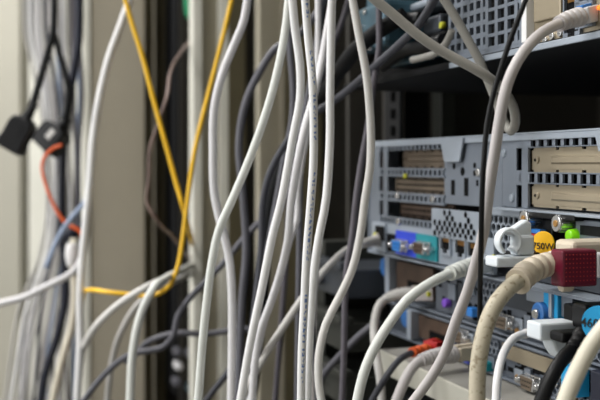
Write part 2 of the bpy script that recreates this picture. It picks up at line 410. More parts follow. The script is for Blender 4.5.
# oval-hole plate
b = MB(); s0, s1 = q(432, 0)[0], q(480, 0)[0]; h1, h0 = q(455, 210)[1], q(455, 240)[1]
b.box(s0, s1, -.001, .0006, h0, h1); b.build('vent_plate', 'steel_lt', srv, bevel=.0008)
b = MB()
for j in range(5):
    for k in range(9):
        s = s0 + .006 + k*.0078 + (.0039 if j % 2 else 0); h = h0 + .003 + j*.0037
        if j > 2 and k in (0, 1, 4, 5, 7): continue
        if s < s1-.003: b.cyl(W(s, .0007, h), EO, .0023 if j < 4 else .0018, .0022, .0002, n=8)
b.build('vent_holes', 'cavity', srv)
# port panel
b = MB(); p0, p1 = q(373, 0)[0], q(492, 0)[0]; h1, h0 = q(425, 229)[1], q(425, 261)[1]
b.box(p0, p1, -.004, -.001, h0, h1); b.box(p0, q(386, 0)[0], -.001, .001, h0, h1); b.build('port_panel', 'steel_lt', srv, bevel=.0004)
b = MB(); b.F(375, 226, 384, 240, .0011, .0016); b.F(387, 234, 396, 252, -.001, -.0002); b.build('dark_sockets', 'cavity', srv)
b = MB(); s, h = q(378, 235); b.box(s-.003, s+.003, .0016, .003, h-.002, h+.002); b.build('tag', 'yellowtag', srv)
for x0, x1, face, ins, xm, nm in ((396.5, 417, 'blueport', 'bluebright', 404.5, 'video_port'), (417, 437.5, 'tealport', 'copper', 426.5, 'serial_port')):
    b = MB(); b.box(q(x0, 0)[0], q(x1, 0)[0], -.001, .0008, q(417, 259)[1]+.001, q(417, 232)[1]-.001)
    b.build('port_surround', face, srv, label='blue surround of the video port' if face == 'blueport' else 'teal surround of the serial port')
    s, h = q(xm, 245.5 if xm < 410 else 248); dsub(srv, s, h, .0008, face, ins, name=nm)
for x in (446, 461, 474): s, h = q(x, 246+(x-446)*.25); rj45(srv, s, h+.001, -.001)
# honeycomb panel and PSU bay
b = MB(); hs0, hs1 = q(482, 0)[0], q(523, 0)[0]; hh1, hh0 = q(505, 212)[1], q(505, 262)[1]
hexplate(b, hs0, hs1, hh0, hh1, -.006, -.0045, R=.0036, fill=.78); b.build('honeycomb_vent', 'steel_lt', srv)
b = MB(); b.box(hs0-.003, hs0+.003, -.006, -.001, hh0, hh1+.004); b.box(hs0, hs1+.004, -.006, -.001, hh1-.003, hh1+.002); b.build('vent_frame', 'steel_lt', srv, bevel=.001)
b = MB(); b.F(519, 213, 574, 219, -.02, .004); b.F(520, 212, 526, 240, -.02, -.002); b.F(532, 219, 552, 262, -.02, -.004); b.build('supply_handle', 'black', srv, bevel=.0008)
for x, y in ((525.5, 218.5), (558, 223.5)):
    s, h = q(x, y, .004); e2 = MB(); e2.cyl(W(s, -.012, h), EO, .0046, .0046, .0175, n=20)
    for k in range(10): a = k*math.pi/5; e2.box(s+math.cos(a)*.0048-.0004, s+math.cos(a)*.0048+.0004, -.004, .0045, h+math.sin(a)*.0048-.0004, h+math.sin(a)*.0048+.0004)
    t_ = e2.build('thumbscrew', 'silver', srv, bevel=.0006); b = MB(); b.cyl(W(s, .0055, h), EO, .0020, .0018, .0006, n=10); b.build('drive', 'brass', t_)
b = MB(); b.F(575, 222, 640, 243, -.02, -.002); b.F(566, 243, 640, 250, -.02, -.006); b.build('supply_block', 'steel', srv, bevel=.0008)
b = MB(); b.F(580, 228, 640, 238, -.004, -.0015); b.build('label_recess', 'blackmatte', srv)
s, h = q(566, 236, .004); b = MB(); b.cyl(W(s, -.004, h), EO, .0042, .0034, .007, n=20); b.build('release_button', 'green', srv, bevel=.0012, label='bright green round button')
b = MB(); b.F(527, 229, 540, 233, -.002, .002); b.build('ribbon_tag', 'bluebright', srv); b = MB(); b.F(527, 234, 540, 239, -.002, .003); b.build('ribbon_tag', 'redtag', srv)
b = MB(); b.box(q(530, 0)[0], S1, -.028, .001, q(567, 297)[1], q(567, 294)[1]); b.build('bottom_lip', 'steel', srv)
b = MB(); b.box(q(481, 0)[0], S1, -.018, -.012, B_+.001, q(560, 258)[1]); b.build('supply_back', 'steel_dk', srv)
def disc(parent, c, n, r, m, name, label=None):
    b = MB(); b.cyl(c, n, r, r, .0012, n=36); return b.build(name, m, parent, bevel=.0002, label=label)
def sticker(px, py, z, ang, r, m, txt, size, dx=0, dy=0):
    n = Vector((-math.sin(math.radians(ang)), -math.cos(math.radians(ang)), 0)); right = Vector((math.cos(math.radians(ang)), -math.sin(math.radians(ang)), 0))
    c = at(px, py, z); return c, n, right
c, n, right = sticker(544, 243, .548, 40, 0, 0, 0, 0)
lab = disc(srv, c, n, .0065, 'stickeryellow', 'round_sticker', 'round yellow sticker reading 750W')
text_mesh('750W', .0050, c + n*.0014 + EZ*-.0018, right, EZ, 'ink', 'printed_text', lab)

# ------------------------------------------------------------------ upper server (slightly proud)
O0 = .022
up = empty('rack_server', W(.42, O0, .0625), 'upper rack server with square vent grids and a plugged grey network cable', 'server')
UB, UT = .0625, .1505
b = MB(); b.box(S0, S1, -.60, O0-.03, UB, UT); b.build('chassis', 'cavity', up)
b = MB(); b.box(S0, S1+.002, -.60, O0, UB-.0013, UB); b.box(S0, S1, O0-.0015, O0, UB, UB+.003); b.build('base_plate', 'blackmatte', up, bevel=.0004)  # plate coloured black in place of the shade under the server
b = MB(); b.box(q(450, 0, O0)[0], S1, O0-.0015, O0+.0008, UB-.0013, UB+.0022); b.build('rear_lip', 'steel_lt', up, bevel=.0004)
def uq(x): return q(x, 0, O0)[0]
b = MB(); grid(b, uq(447), uq(483), UB+.006, UT, O0-.004, O0-.001, .0085, .0075, .0032, .003); b.build('vent_grid', 'steel', up)
b = MB(); grid(b, uq(484), uq(517), UB+.005, UT, O0-.003, O0-.0008, .0112, .0075, .0036, .002); b.build('vent_grid', 'steel', up)
b = MB(); b.box(uq(450), uq(533), O0-.004, O0-.001, UB, UB+.006); b.box(uq(519), uq(527), O0-.02, O0, UB, UT); b.build('frame_plate', 'steel', up, bevel=.0004)
b = MB(); b.box(uq(526), uq(531), O0-.02, O0+.003, UB+.004, UT); b.build('bright_edge', 'white', up, bevel=.0004, label='bright white vertical edge strip')
b = MB(); b.box(uq(531), S1, O0-.004, O0-.002, UB, UT); b.build('port_panel', 'gold', up)
s = uq(534); b = MB(); b.box(s, uq(561), O0-.002, O0+.0004, UB+.014, UT); b.build('cover_plate', 'gold', up, bevel=.0006)
for x, y in ((550, 36), (558, 33), (543, 40)): s, h = q(x, y, O0); screw(s, h, O0-.002, .0022, .0015, 'silver', up)
for x, y in ((571, 5), (571, 26), (583.5, 14), (583, -8)): s, h = q(x, y, O0); rj45(up, s, h, O0-.002, 'steel', .0125, .011)
s, h = q(598, 7.5, O0); b = MB(); b.cyl(W(s, O0-.002, h), EO, .0013, .0011, .002); b.build('status_light', 'ledorange', up, label='glowing orange status light')
b = MB()
for x, y in ((545, 55),): pass
b.F(354, 4, 384, 50, O0-.03, O0+.014); b.build('supply_module', 'tealdark', up, bevel=.004)
for x, y in ((357, 44), (362, 28), (371, 48), (366, 12)):
    s, h = q(x, y, O0+.014); screw(s, h, O0+.014, .0022, .002, 'silver', up)  # silver heads stand in for bright glints on the teal block
for (x0, y0, x1, y1, m_) in ((366, -10, 384, 45, 'tealdark'), (386, 0, 402, 40, 'blackmatte'), (388, 44, 442, 62, 'tealdark'), (404, 2, 426, 10, 'steel_lt'), (405, 4, 409, 18, 'white_lav'), (422, 16, 440, 34, 'steel_dk'), (402, 24, 412, 34, 'tealdark'), (414, 34, 444, 46, 'blackmatte')):
    b = MB(); b.F(x0, y0, x1, y1, O0-.028, O0-.006); b.build('supply_module', m_, up, bevel=.002)
s, h = q(436, 25, O0); b = MB(); b.cyl(W(s, O0-.006, h), EO, .0024, .002, .003); b.build('status_light', 'yellowtag', up, label='yellow indicator')
for x, y, r_ in ((420, 60, .0), (357, 45, .0025), (340, 40, .002), (425, 57, .002)):
    if r_:
        s, h = q(max(x, 375), y, O0); screw(s, h, O0-.006, r_, .003, 'silver', up)  # more silver heads standing in for glints
# curved bail handles of the supplies
for pts in (((368, 62), (380, 40), (400, 22), (425, 18)), ((385, 66), (405, 52), (430, 46), (447, 40))):
    P = [W(q(x, y, O0)[0], O0+.002, q(x, y, O0)[1]) for x, y in pts]; S = spline(P); b = MB(); b.sweep(S, [.0045]*len(S)); b.build('bail_handle', 'black', up)

# ------------------------------------------------------------------ two lower 1U servers (recessed)
OL = -.012
def low_server(name_label, hB, hT):
    e = empty('rack_server', W(.4, OL, hB), name_label, 'server')
    b = MB(); b.box(S0, S1, -.60, OL-.008, hB, hT-.001); b.build('chassis', 'steel_dk', e)
    b = MB(); b.box(S0, S1, OL-.008, OL, hB, hB+.0016); b.build('bottom_rim', 'steel', e, bevel=.0004)
    b = MB(); b.box(S0, S1, OL-.008, OL, hT-.0028, hT-.001); b.build('top_rim', 'steel', e, bevel=.0004)
    return e
def sx(x): return q(x, 0, OL)[0]
A = low_server('upper of the two slim rack servers under the tall server', -.109, -.0722)
Bv = low_server('lower of the two slim rack servers, resting just above the cream shelf', -.1368, -.1098)
for e, hB, hT, dy in ((A, -.109, -.0712, 0), (Bv, -.1368, -.1098, 1)):
    f = (hT-hB); hm = hB + f*.5; H = lambda v: hB + f*v
    X0 = 388 if not dy else 410
    b = MB(); b.box(sx(X0), sx(X0+4), OL-.008, OL+.003, H(.1), H(.92)); b.build('side_ear', 'steel_lt', e, bevel=.0006)
    s_, h_ = q(382 if not dy else 403, 267 if not dy else 318, OL)
    b = MB(); b.cyl(W(s_, OL-.008, h_), EO, .0085, .0075, .007, n=24); b.build('round_connector', 'knobblue', e, bevel=.001, label='blue round connector')
    b = MB(); b.box(sx(X0+6), sx(X0+42), OL-.008, OL-.002, H(.2), H(.85)); b.build('slot_cover', 'copper', e, bevel=.0006)
    b = MB(); b.box(sx(X0+18), sx(X0+41), OL-.002, OL-.001, H(.25), H(.5)); b.build('slot_opening', 'cavity', e)
    b = MB(); b.box(sx(X0+44), S1-.002, OL-.008, OL-.003, H(.06), H(.92)); b.build('rear_plate', 'steel_mid', e, bevel=.0005)
    for xa, xb, va, vb in ((478, 500, .45, .9), (540, 610, .06, .42)):
        b = MB(); hexplate(b, sx(xa), sx(xb), H(va), H(vb), OL-.0028, OL-.001, R=.0032, fill=.7); b.build('honeycomb_vent', 'steel', e)
    b = MB(); random.seed(3+dy)
    for k in range(60):
        s = sx(X0+46) + random.random()*(sx(600)-sx(X0+46)); h = H(.12+random.random()*.7); w_ = .0012+random.random()*.003; v_ = .0008+random.random()*.0022
        b.box(s-w_, s+w_, OL-.003, OL-.0026, h-v_, h+v_)
    b.build('vent_holes', 'cavity', e)
    b = MB(); b.box(sx(500), sx(560), OL-.003, OL-.0012, H(.5), H(.85)); b.build('label_plate', 'gold' if dy else 'steel_dk', e, bevel=.0004)
    for k, (xa, va, dx, dv, m_) in enumerate(((447, .35, 7, .3, 'steel'), (456, .2, 5, .5, 'steel_dk'), (463, .55, 9, .25, 'steel_lt'), (484, .12, 8, .28, 'steel'), (496, .2, 6, .22, 'steel_dk'), (512, .1, 8, .25, 'steel_lt'), (523, .15, 6, .3, 'steel'))):
        b = MB(); b.box(sx(xa), sx(xa+dx), OL-.003, OL-.0005-.001*(k % 2), H(va), H(va+dv)); b.build('port_cover', m_, e, bevel=.0004)
    for k in range(7):
        screw(sx(458+k*19), H(.14 + .1*(k % 3)), OL-.003, .0022+.0006*(k % 2), .002, 'silver' if k % 3 else 'brass', e)
for e, x, y in ((A, 506, 322), (Bv, 532, 383), (Bv, 462, 336)):
    s, h = q(x, y, OL); dsub(e, s, h, OL-.002, 'steel', 'gold_dim', w=.014)
for e, x, y, m_, lab_ in ((A, 473, 312, 'bluebright', 'blue port'), (A, 429, 294, 'yellowtag', 'yellow tag'), (A, 415, 288, 'yellowtag', 'yellow tag'), (A, 446, 303, 'purple', 'purple port'), (Bv, 470, 359, 'blueport', 'blue port'), (Bv, 453, 349, 'yellowtag', 'yellow tag'), (Bv, 437, 341, 'yellowtag', 'yellow tag'), (Bv, 487, 366, 'tealport', 'teal port'), (A, 556, 302, 'stickerblue', 'bright blue release latch'), (Bv, 574, 378, 'stickerblue', 'bright blue release latch')):
    s, h = q(x, y, OL); b = MB()
    if m_ == 'purple': b.cyl(W(s, OL-.003, h), EO, .0034, .0032, .005, n=20)
    elif 'latch' in lab_: b.box(s-.004, s+.011, OL-.003, OL+.006, h-.0085, h+.0075)
    elif 'tag' in lab_: b.box(s-.0016, s+.0016, OL-.003, OL+.002, h-.0018, h+.0018)
    else: b.box(s-.004, s+.004, OL-.003, OL+.003, h-.003, h+.003)
    b.build('port' if 'port' in lab_ else 'tag' if 'tag' in lab_ else 'release_latch', m_, e, bevel=.0006, label=lab_)
# blue knob with silver centre, dark supply parts at right
s, h = q(537, 314, OL+.010); rr = .0070
b = MB(); b.cyl(W(s, OL-.003, h), EO, rr, rr*.96, .013, n=28); oo = b.build('blue_knob', 'knobblue', A, bevel=.001, label='blue round knob with silver centre')
b = MB(); b.cyl(W(s, OL+.010, h), EO, .0032, .0028, .002, n=16); b.build('screw', 'silver', oo)
b = MB(); b.F(526, 290, 547, 303, OL-.003, OL+.002); b.build('port_block', 'steel_lt', A, bevel=.0006)
b = MB(); b.F(548, 290, 551, 318, OL-.003, OL+.008); b.build('divider', 'steel_lt', A, bevel=.0006)
b = MB(); b.F(561, 297, 572, 318, OL-.003, OL+.004); b.build('port_block', 'steel', A, bevel=.0006)
b = MB(); b.F(563, 312, 640, 330, OL-.003, OL+.010); b.build('supply_handle', 'black', A, bevel=.001)
b = MB(); b.F(590, 381, 660, 420, OL-.003, OL+.010); b.build('supply_handle', 'blackblue', Bv, bevel=.001)

# ------------------------------------------------------------------ shelf
sh = empty('equipment_shelf', W(.4, .022, -.155), 'cream metal shelf with dark underside below the servers', 'shelf')
sl = q(378, 0, .022)[0]
b = MB(); b.box(sl, .64, -.55, .020, -.141, -.1378); b.build('shelf_top', 'warmgrey', sh)
b = MB(); b.box(sl, .64, .020, .022, -.154, -.1378); b.build('front_lip', 'shelf', sh, bevel=.0008)
b = MB(); b.box(sl, sl+.002, -.5, .020, -.154, -.141); b.build('end_lip', 'shelf', sh)
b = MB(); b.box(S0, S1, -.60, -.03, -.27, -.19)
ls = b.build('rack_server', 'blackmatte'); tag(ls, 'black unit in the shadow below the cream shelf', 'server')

# ------------------------------------------------------------------ plugged cables
def boot_cord(name, label, cat, pts, z, r, m, boot_px, bm_, plug_m, boot_r=None, ribs=6, bot=True, group=None, plugL=.016, plug=True, ridge=1.35, plug_dir=None, plug_w=.0058, latch_m=None):
    """Cord whose first point is the end of its strain relief; boot_px runs from the cord to the plug."""
    P = [at(*p) for p in boot_px]
    e = empty(name, P[-1], label, cat, group)
    cp = path(pts, z, False, bot)
    cord_mesh([P[0] + (P[1]-P[0])*.2] + cp, r, m, 'cord', e)
    S = spline(P, .0004); n = len(S); br = boot_r or r*1.5; b = MB()
    R = []
    for i in range(n):
        t = i/(n-1); base = r*1.12 + (br-r*1.12)*min(1, t*1.2); ph = (t*ribs) % 1
        R.append(base*(ridge if ph < .5 and t < .97 else 1.0 if ridge < 1.3 else .78))
    b.sweep(S, R, n=20); b.build('strain_relief', bm_, e)
    if plug:
        d = plug_dir or (P[-1]-P[-2]).normalized(); u = EZ.cross(d).normalized(); v = d.cross(u)
        hw, hv = plug_w, plug_w*.8; A_ = P[-1]
        pts8 = [A_ + u*a*hw + v*c*hv + d*l for l in (0, plugL) for a, c in ((-1,-1),(1,-1),(1,1),(-1,1))]
        b = MB(); b.hexa(pts8); po = b.build('plug', plug_m, e, bevel=.0006)
        b = MB(); b.hexa([A_ + u*a*hw*.4 + v*(hv+c*.001) + d*l for l in (0, plugL*.8) for a, c in ((-1,0),(1,0),(1,1.2),(-1,1.2))]); b.build('latch', latch_m or plug_m, po)
    return e
boot_cord('network_cable', 'grey network cable plugged into the upper server, sweeping down across the picture', 'cable',
    [(556, 25, .475), (543, 32, .468), (530, 44, .462), (517, 62, .458), (507, 85, .456), (501, 112, .456), (495, 150, .458), (489, 190, .462), (484, 230, .468), (476, 262, .475), (468, 290, .482), (456, 321, .492), (444, 355, .50), (430, 379, .508), (412, 403, .515)],
    None, .0026, 'white_pink', [(559, 24, .478), (568, 20, .482), (581, 16.5, .487)], 'white_pink', 'white_lav', boot_r=.0036, ribs=4.6, latch_m='bluebright', plug_w=.005)
boot_cord('network_cable', 'greenish white network cable plugged into the tall server, curving down to the left', 'cable',
    [(449, 274, .60), (438, 279, .595), (424, 287, .59), (406, 301, .585), (391, 321, .58), (380, 338, .575), (371, 355, .572), (363, 376, .57), (357, 402, .568)],
    None, .003, 'white_cool', [(450, 273.5, .60), (462, 269, .61), (474, 266, .622)], 'white_cool', 'clip', boot_r=.0040, ribs=6)
boot_cord('network_cable', 'pale grey cable with ribbed hood arching out of the slim servers', 'cable',
    [(387, 298, .755), (380, 304, .75), (376, 314, .745), (374, 330, .74), (376, 352, .725), (380, 376, .715), (382, 402, .71)],
    None, .0031, 'lightgrey', [(388, 297.5, .755), (399, 294.3, .752), (412, 294, .750)], 'lightgrey', 'white_pink', boot_r=.0045, ribs=9, ridge=1.18)
boot_cord('network_cable', 'beige cable with ribbed boot lying over the cream shelf', 'cable',
    [(420, 361, .652), (412, 368, .648), (405, 380, .644), (396, 402, .64)],
    None, .0034, 'white_pink', [(421, 360.5, .652), (432, 357, .657), (455, 354, .668)], 'white_pink', 'beige', boot_r=.0052, ribs=10, ridge=1.15, plugL=.02)
boot_cord('network_cable', 'dark slate cable with orange plug behind the beige booted cable', 'cable',
    [(411, 353, .70), (398, 361, .685), (388, 374, .68), (378, 390, .68), (370, 404, .68)],
    None, .0023, 'slate', [(412, 352.5, .70), (420, 350, .71), (430, 348, .72)], 'orange', 'redtag', boot_r=.0026, ribs=3, plugL=.012)
boot_cord('network_cable', 'light grey cable with beige plug crossing toward the dark posts left of the servers', 'cable',
    [(362, 244, .78), (345, 251, .76), (325, 270, .74), (312, 287, .72), (300, 302, .71), (280, 332, .70), (262, 360, .69), (245, 392, .68), (238, 410, .68)],
    None, .0027, 'lightgrey', [(362, 244, .78), (370, 242, .79), (378, 241, .80)], 'lightgrey', 'white_pink', boot_r=.004, ribs=5, ridge=1.1, plugL=.012)
boot_cord('network_cable', 'short white cable dropping from the lower slim server behind the beige video cable', 'cable',
    [(524, 334, .58), (514, 338, .575), (506, 348, .57), (500, 364, .56), (497, 382, .552), (496, 402, .548)],
    None, .0024, 'white', [(525, 333.8, .58), (530, 332.5, .583), (536, 332, .586)], 'white', 'warmgrey', boot_r=.0026, ribs=1, ridge=1.02, plugL=.006, plug_w=.004)
# video cable
vg = boot_cord('video_cable', 'thick dirty beige video cable with ribbed hood and burgundy plug grip', 'cable',
    [(518, 281, .468), (509, 288, .464), (497, 302, .46), (488, 320, .457), (482, 342, .455), (478, 368, .454), (477, 403, .453)],
    None, .0038, 'beige_dirty', [(518, 282, .468), (527, 273, .475), (539, 267, .484), (556, 262, .494)], 'beige', 'beige', boot_r=.0040, ribs=5.4, ridge=1.5, plug=False)
b = MB(); zb = .487
def wq(x, y, z):                            # photo spot and distance to rack frame
    p = at(x, y, z) - OR; return p.dot(EX), p.dot(EO), p.z
s, o, h = wq(554, 249, .512)
b.box(s, s+.017, -.001, o, -.0535, -.0378); b.build('plug_hood', 'beige', vg, bevel=.0022)
sA, oA, hA = wq(561.5, 252, .478)
b = MB(); b.box(sA-.010, sA+.001, oA-.0195, oA, -.0585, -.0408); gr = b.build('burgundy_grip', 'burgundy', vg, bevel=.0012, label='burgundy grip with rows of small dots')
b = MB()
for i in range(9):
    for j in range(7):
        b.cyl(W(sA+.001, oA-.002-.0155*i/8, -.0555+.0125*j/6), EX, .00035, .0002, .0003, n=6)
b.build('grip_dots', 'redtag', gr)
b = MB(); b.box(sA-.009, sA+.0020, oA-.029, oA-.0190, -.0545, -.043); b.build('shell', 'white_lav', vg, bevel=.0005)
b = MB(); b.cyl(W(sA-.004, oA-.008, -.0580), EO, .0034, .0034, .006); b.build('thumbscrew', 'beige', vg, bevel=.0008)

# white cable clips holding the power plugs
def clip(label, px, py, z, sc_, flip=False):
    s, o, h = wq(px, py, z)
    e = empty('cable_clip', W(s, o, h), label, 'clip', 'white power cord clips')
    k = sc_
    b = MB(); b.box(s-.008*k, s+.005*k, o-(.018 if flip else .026), o+.003*k, h-(.004 if flip else .0035), h+(.0045 if flip else .002)); b.build('base', 'clip', e, bevel=.001*k)
    return e, s, o, h, k
e, s, o, h, k = clip('white plastic clip with round loop beside the yellow sticker', 497, 260, .535, 1.0)
b = MB(); S = []                              # loop
cx, ch, r_ = o-.006, h+.0100, .0060
for i in range(25):
    a = math.radians(-60 + 300*i/24); S.append(W(s, cx+math.cos(a)*r_*.95, ch+math.sin(a)*r_))
b.sweep(S, [.0044]*25, n=16, flat=.34); b.build('loop', 'clip', e)
b = MB(); b.box(s-.006, s+.003, o-.0215, o-.0105, h+.002, h+.0135); b.build('latch_block', 'clip', e, bevel=.0018)
b = MB(); b.prism([W(s-.004, o-.004, h+.014), W(s-.004, o-.017, h+.0215), W(s-.004, o-.020, h+.0195), W(s-.004, o-.020, h+.012), W(s-.004, o-.010, h+.012)], EX*.006); b.build('latch_tongue', 'clip', e, bevel=.001)
b = MB(); b.box(s-.020, s-.004, o-.050, o-.012, h-.006, h+.003)
pl = b.build('power_plug', 'black', bevel=.0015); tag(pl, 'black power plug behind the white clip near the yellow sticker', 'plug')
b = MB(); b.cyl(W(s-.006, o-.001, h+.0015), EX, .001, .001, .001, n=8); b.build('tag', 'yellowtag', e)
e, s, o, h, k = clip('white plastic clip around the black power plug at lower right', 540, 331, .495, 1.0, True)
b = MB(); b.prism([W(s-.007, o-.004, h-.004), W(s-.007, o-.006, h-.009), W(s-.007, o-.009, h-.0135), W(s-.007, o-.013, h-.0145), W(s-.007, o-.0175, h-.010), W(s-.007, o-.018, h-.004)], EX*.011); b.build('funnel', 'clip', e, bevel=.0015)
# black power cord with blue sticker
pc = boot_cord('power_cable', 'thick black power cord bending down from the lower white clip', 'cord',
    [(573, 349, .475), (565, 356, .47), (556, 369, .465), (548, 384, .462), (541, 402, .46)],
    None, .0034, 'black', [(573, 349, .475), (579, 342, .478), (583, 334, .482)], 'black', 'black', boot_r=.0046, ribs=3, ridge=1.06, plug=False)
b = MB(); s, o, h = wq(560, 338, .480); b.box(s-.010, s+.002, o-.026, o, h-.0025, h+.0025); b.box(s-.012, s+.000, o-.034, o-.014, h+.003, h+.015); b.build('plug_body', 'black', pc, bevel=.0015)
c = at(600, 324, .462); n = Vector((-math.sin(.7), -math.cos(.7), 0)); right = Vector((math.cos(.7), -math.sin(.7), 0))
lab = disc(pc, c, n, .0085, 'stickerblue', 'round_sticker', 'round blue sticker reading 460W'); text_mesh('460W', .0060, c + n*.0014 - right*.0012, right, EZ, 'ink', 'printed_text', lab)
cable('thick cream cable closest to the viewer at the lower right corner', [(625, 306), (607, 325), (592, 344), (580, 366), (570, 388), (564, 405)], (.425, .415), .0037, 'cream', top=False, name='video_cable')

# ------------------------------------------------------------------ hanging cables in the middle
def prints(i, k, n):                         # faint blue lettering along the sheath
    k = (k + 3) % n                        # small strokes in groups, as on a printed sheath
    if k > 2 or i % 61 > 44 or i % 3 == 2: return 0
    return 1 if ((i*73 + k*31) ^ (i >> 1)) % 5 < 3 else 0
G = 'network cables hanging in front of the racks'
cable('white cable curving out leftwards then straight down over the channel post', [(248, -4), (244, 20), (234, 45), (222, 75), (214, 110), (213, 150), (214, 190), (219, 217), (226, 243), (230, 265), (232, 300), (232, 350), (231, 404)], .70, .0029, 'white_lav', group=G)
cable('bright white cable swinging diagonally from upper middle to lower left', [(289, -4), (286, 25), (281, 55), (270, 100), (253, 150), (233, 198), (219, 230), (212, 262), (207, 300), (203, 338), (198, 403)], .62, .0026, 'white_cool', group=G)
cable('white cable leaning left through the crossing of hanging cables', [(292, -4), (295, 28), (300, 65), (300, 100), (293, 137), (282, 198), (272, 238), (262, 288), (250, 345), (240, 403)], (.60, .61), .0026, 'white', group=G)
cable('white cable with faint blue lettering along its sheath', [(305, -4), (308, 35), (312, 75), (313.5, 110), (313.5, 160), (311, 200), (307, 250), (304.5, 300), (302, 350), (301, 404)], .55, .0023, 'white', group=G, pick=prints, mats=['white', 'print'])
cable('straight white cable hanging just right of the lettered cable', [(332, -4), (331, 40), (330, 100), (330, 137), (326, 200), (319, 237), (314, 272), (311.5, 305), (309, 350), (307, 404)], .585, .0025, 'white', group=G)
cable('white cable passing behind the lettered cable and swinging left below', [(333, -4, .67), (329, 20, .665), (322, 60, .66), (314, 95, .65), (303, 135, .64), (296, 172, .635), (291, 205, .635), (288, 240, .635), (280, 274, .64), (270, 305, .645), (260, 332, .65), (255, 362, .65), (252, 404, .65)], .64, .0026, 'white_lav', group=G)
cable('thin pale cable mostly hidden between the white hanging cables', [(318, -4), (318, 50), (314, 100), (304, 150), (298, 190), (290, 230), (286, 270), (283, 310), (281, 404)][0:5] + [(297, 220), (290, 240), (281, 275), (268, 310), (258, 350), (248, 403)], .69, .0022, 'white_lav', group=G)
cable('grey white cable crossing in front of the left edge of the servers', [(352, -4), (359, 35), (366, 72), (369.5, 105), (371, 137), (370, 168), (365, 200), (360, 237), (352, 270), (338, 300), (326, 324), (319, 355), (319, 385), (322, 404)], .60, .0025, 'white_warm', group=G)
cable('purple grey cable running just left of the grey white one', [(379, -4), (379, 15), (379, 50), (374, 80), (369, 120), (361, 165), (356, 200), (352, 237), (347, 267), (345, 300), (344, 350), (342, 404)], .68, .0022, 'purplegrey', group=G)
cable('slate grey cable descending diagonally from top right into the middle bundle', [(438, -6, .615), (427, 12, .62), (418, 26, .63), (402, 42, .65), (382, 60, .67), (360, 80, .70), (338, 98, .74), (318, 111, .75), (300, 126, .76), (286, 143, .77), (271, 170, .77), (263, 200, .77), (261, 250, .77), (256, 300, .77), (250, 350, .77), (246, 404, .77)], .75, .0027, 'slate', group=G)
cable('lighter slate cable arching from top middle down beside the white diagonal', [(326, -4), (320, 8), (308, 25), (295, 38), (276, 48), (258, 75), (245, 105), (239, 145), (243, 195), (246, 250), (242, 300), (240, 350), (238, 404)], .80, .0031, 'bluegrey', group=G)
cable('thick black cable curving behind the white hanging cables', [(405, 15, .68), (380, 30, .69), (358, 48, .70), (340, 70, .74), (325, 92, .78), (305, 115, .82), (288, 150), (275, 185), (267, 235), (262, 300), (255, 360), (250, 404)], .85, .0056, 'blackmatte', name='power_cable', cat='cord', top=False)
cable('grey cable beside the white pair at upper middle', [(322, -4), (319, 25), (314, 60), (309, 90), (302, 130), (300, 200), (299, 260), (298, 330), (297, 404)], .74, .0022, 'bluegrey', group=G)
cable('violet grey cable hanging behind the leftmost white pair', [(288, -4), (290, 50), (293, 90), (292, 120), (284, 160), (275, 210), (266, 260), (254, 320), (246, 404)], .79, .0026, 'bluegrey', group=G)
cable('dark cable slanting down right behind the lettered cable at bottom', [(312, 300), (313, 340), (317, 380), (318, 404)], .64, .002, 'slate', group=G, top=False)
cable('white cable slightly hidden right of the lettered one at bottom', [(320, 236), (316, 270), (314, 300), (313, 350), (313, 404)], .66, .0022, 'white_pink', group=G, top=False)
cable('slate cable slanting from lower left up to the slim servers', [(380, 321), (365, 331), (350, 345), (336, 360), (325, 372), (316, 388), (310, 404)], .79, .0028, 'bluegrey', group=G, top=False)
cable('grey cable descending near the top middle behind the straight cables', [(350, -4), (343, 20), (335, 40), (327, 60)] + [(318, 85), (306, 105), (296, 130), (290, 200), (283, 300), (275, 404)], .81, .0025, 'purplegrey', group=G)
# looped cable at upper right
lp = [(365, -9, .55), (378, 2, .55), (395, 16, .55), (415, 33, .55), (438, 49, .55), (462, 62, .55), (485, 75, .55), (502, 89, .555), (513, 106, .565), (515.5, 122, .575), (511, 131, .585), (504, 122, .59), (497, 103, .59), (488, 80, .59), (478, 58, .59), (467, 38, .59), (457, 20, .59), (446, 2, .59), (440, -8, .59)]
P = [at(*p) for p in lp]; P = [P[0] + Vector((-.08, 0, .09)), *P, P[-1] + Vector((-.03, 0, .1))]
tag(cord_mesh(P, .0028, 'warmgrey', 'network_cable'), 'warm grey cable looping down onto the tall server from the top', 'cable')
cable('thin black cable running down in front of the tall server', [(528, -6), (521, 12), (512, 35), (503, 62), (494, 92), (487, 125), (484, 160), (482, 200, .452), (481, 250, .462), (480, 300, .474), (480, 345, .478), (480, 404, .478)], .447, .00125, 'black', group=None)
cable('light grey cable stub curling behind the looped cable at the top', [(452, 30, .62), (447, 42, .625), (438, 52, .63), (425, 57, .64), (412, 60, .65)], .62, .0023, 'warmgrey', top=False, bot=False)

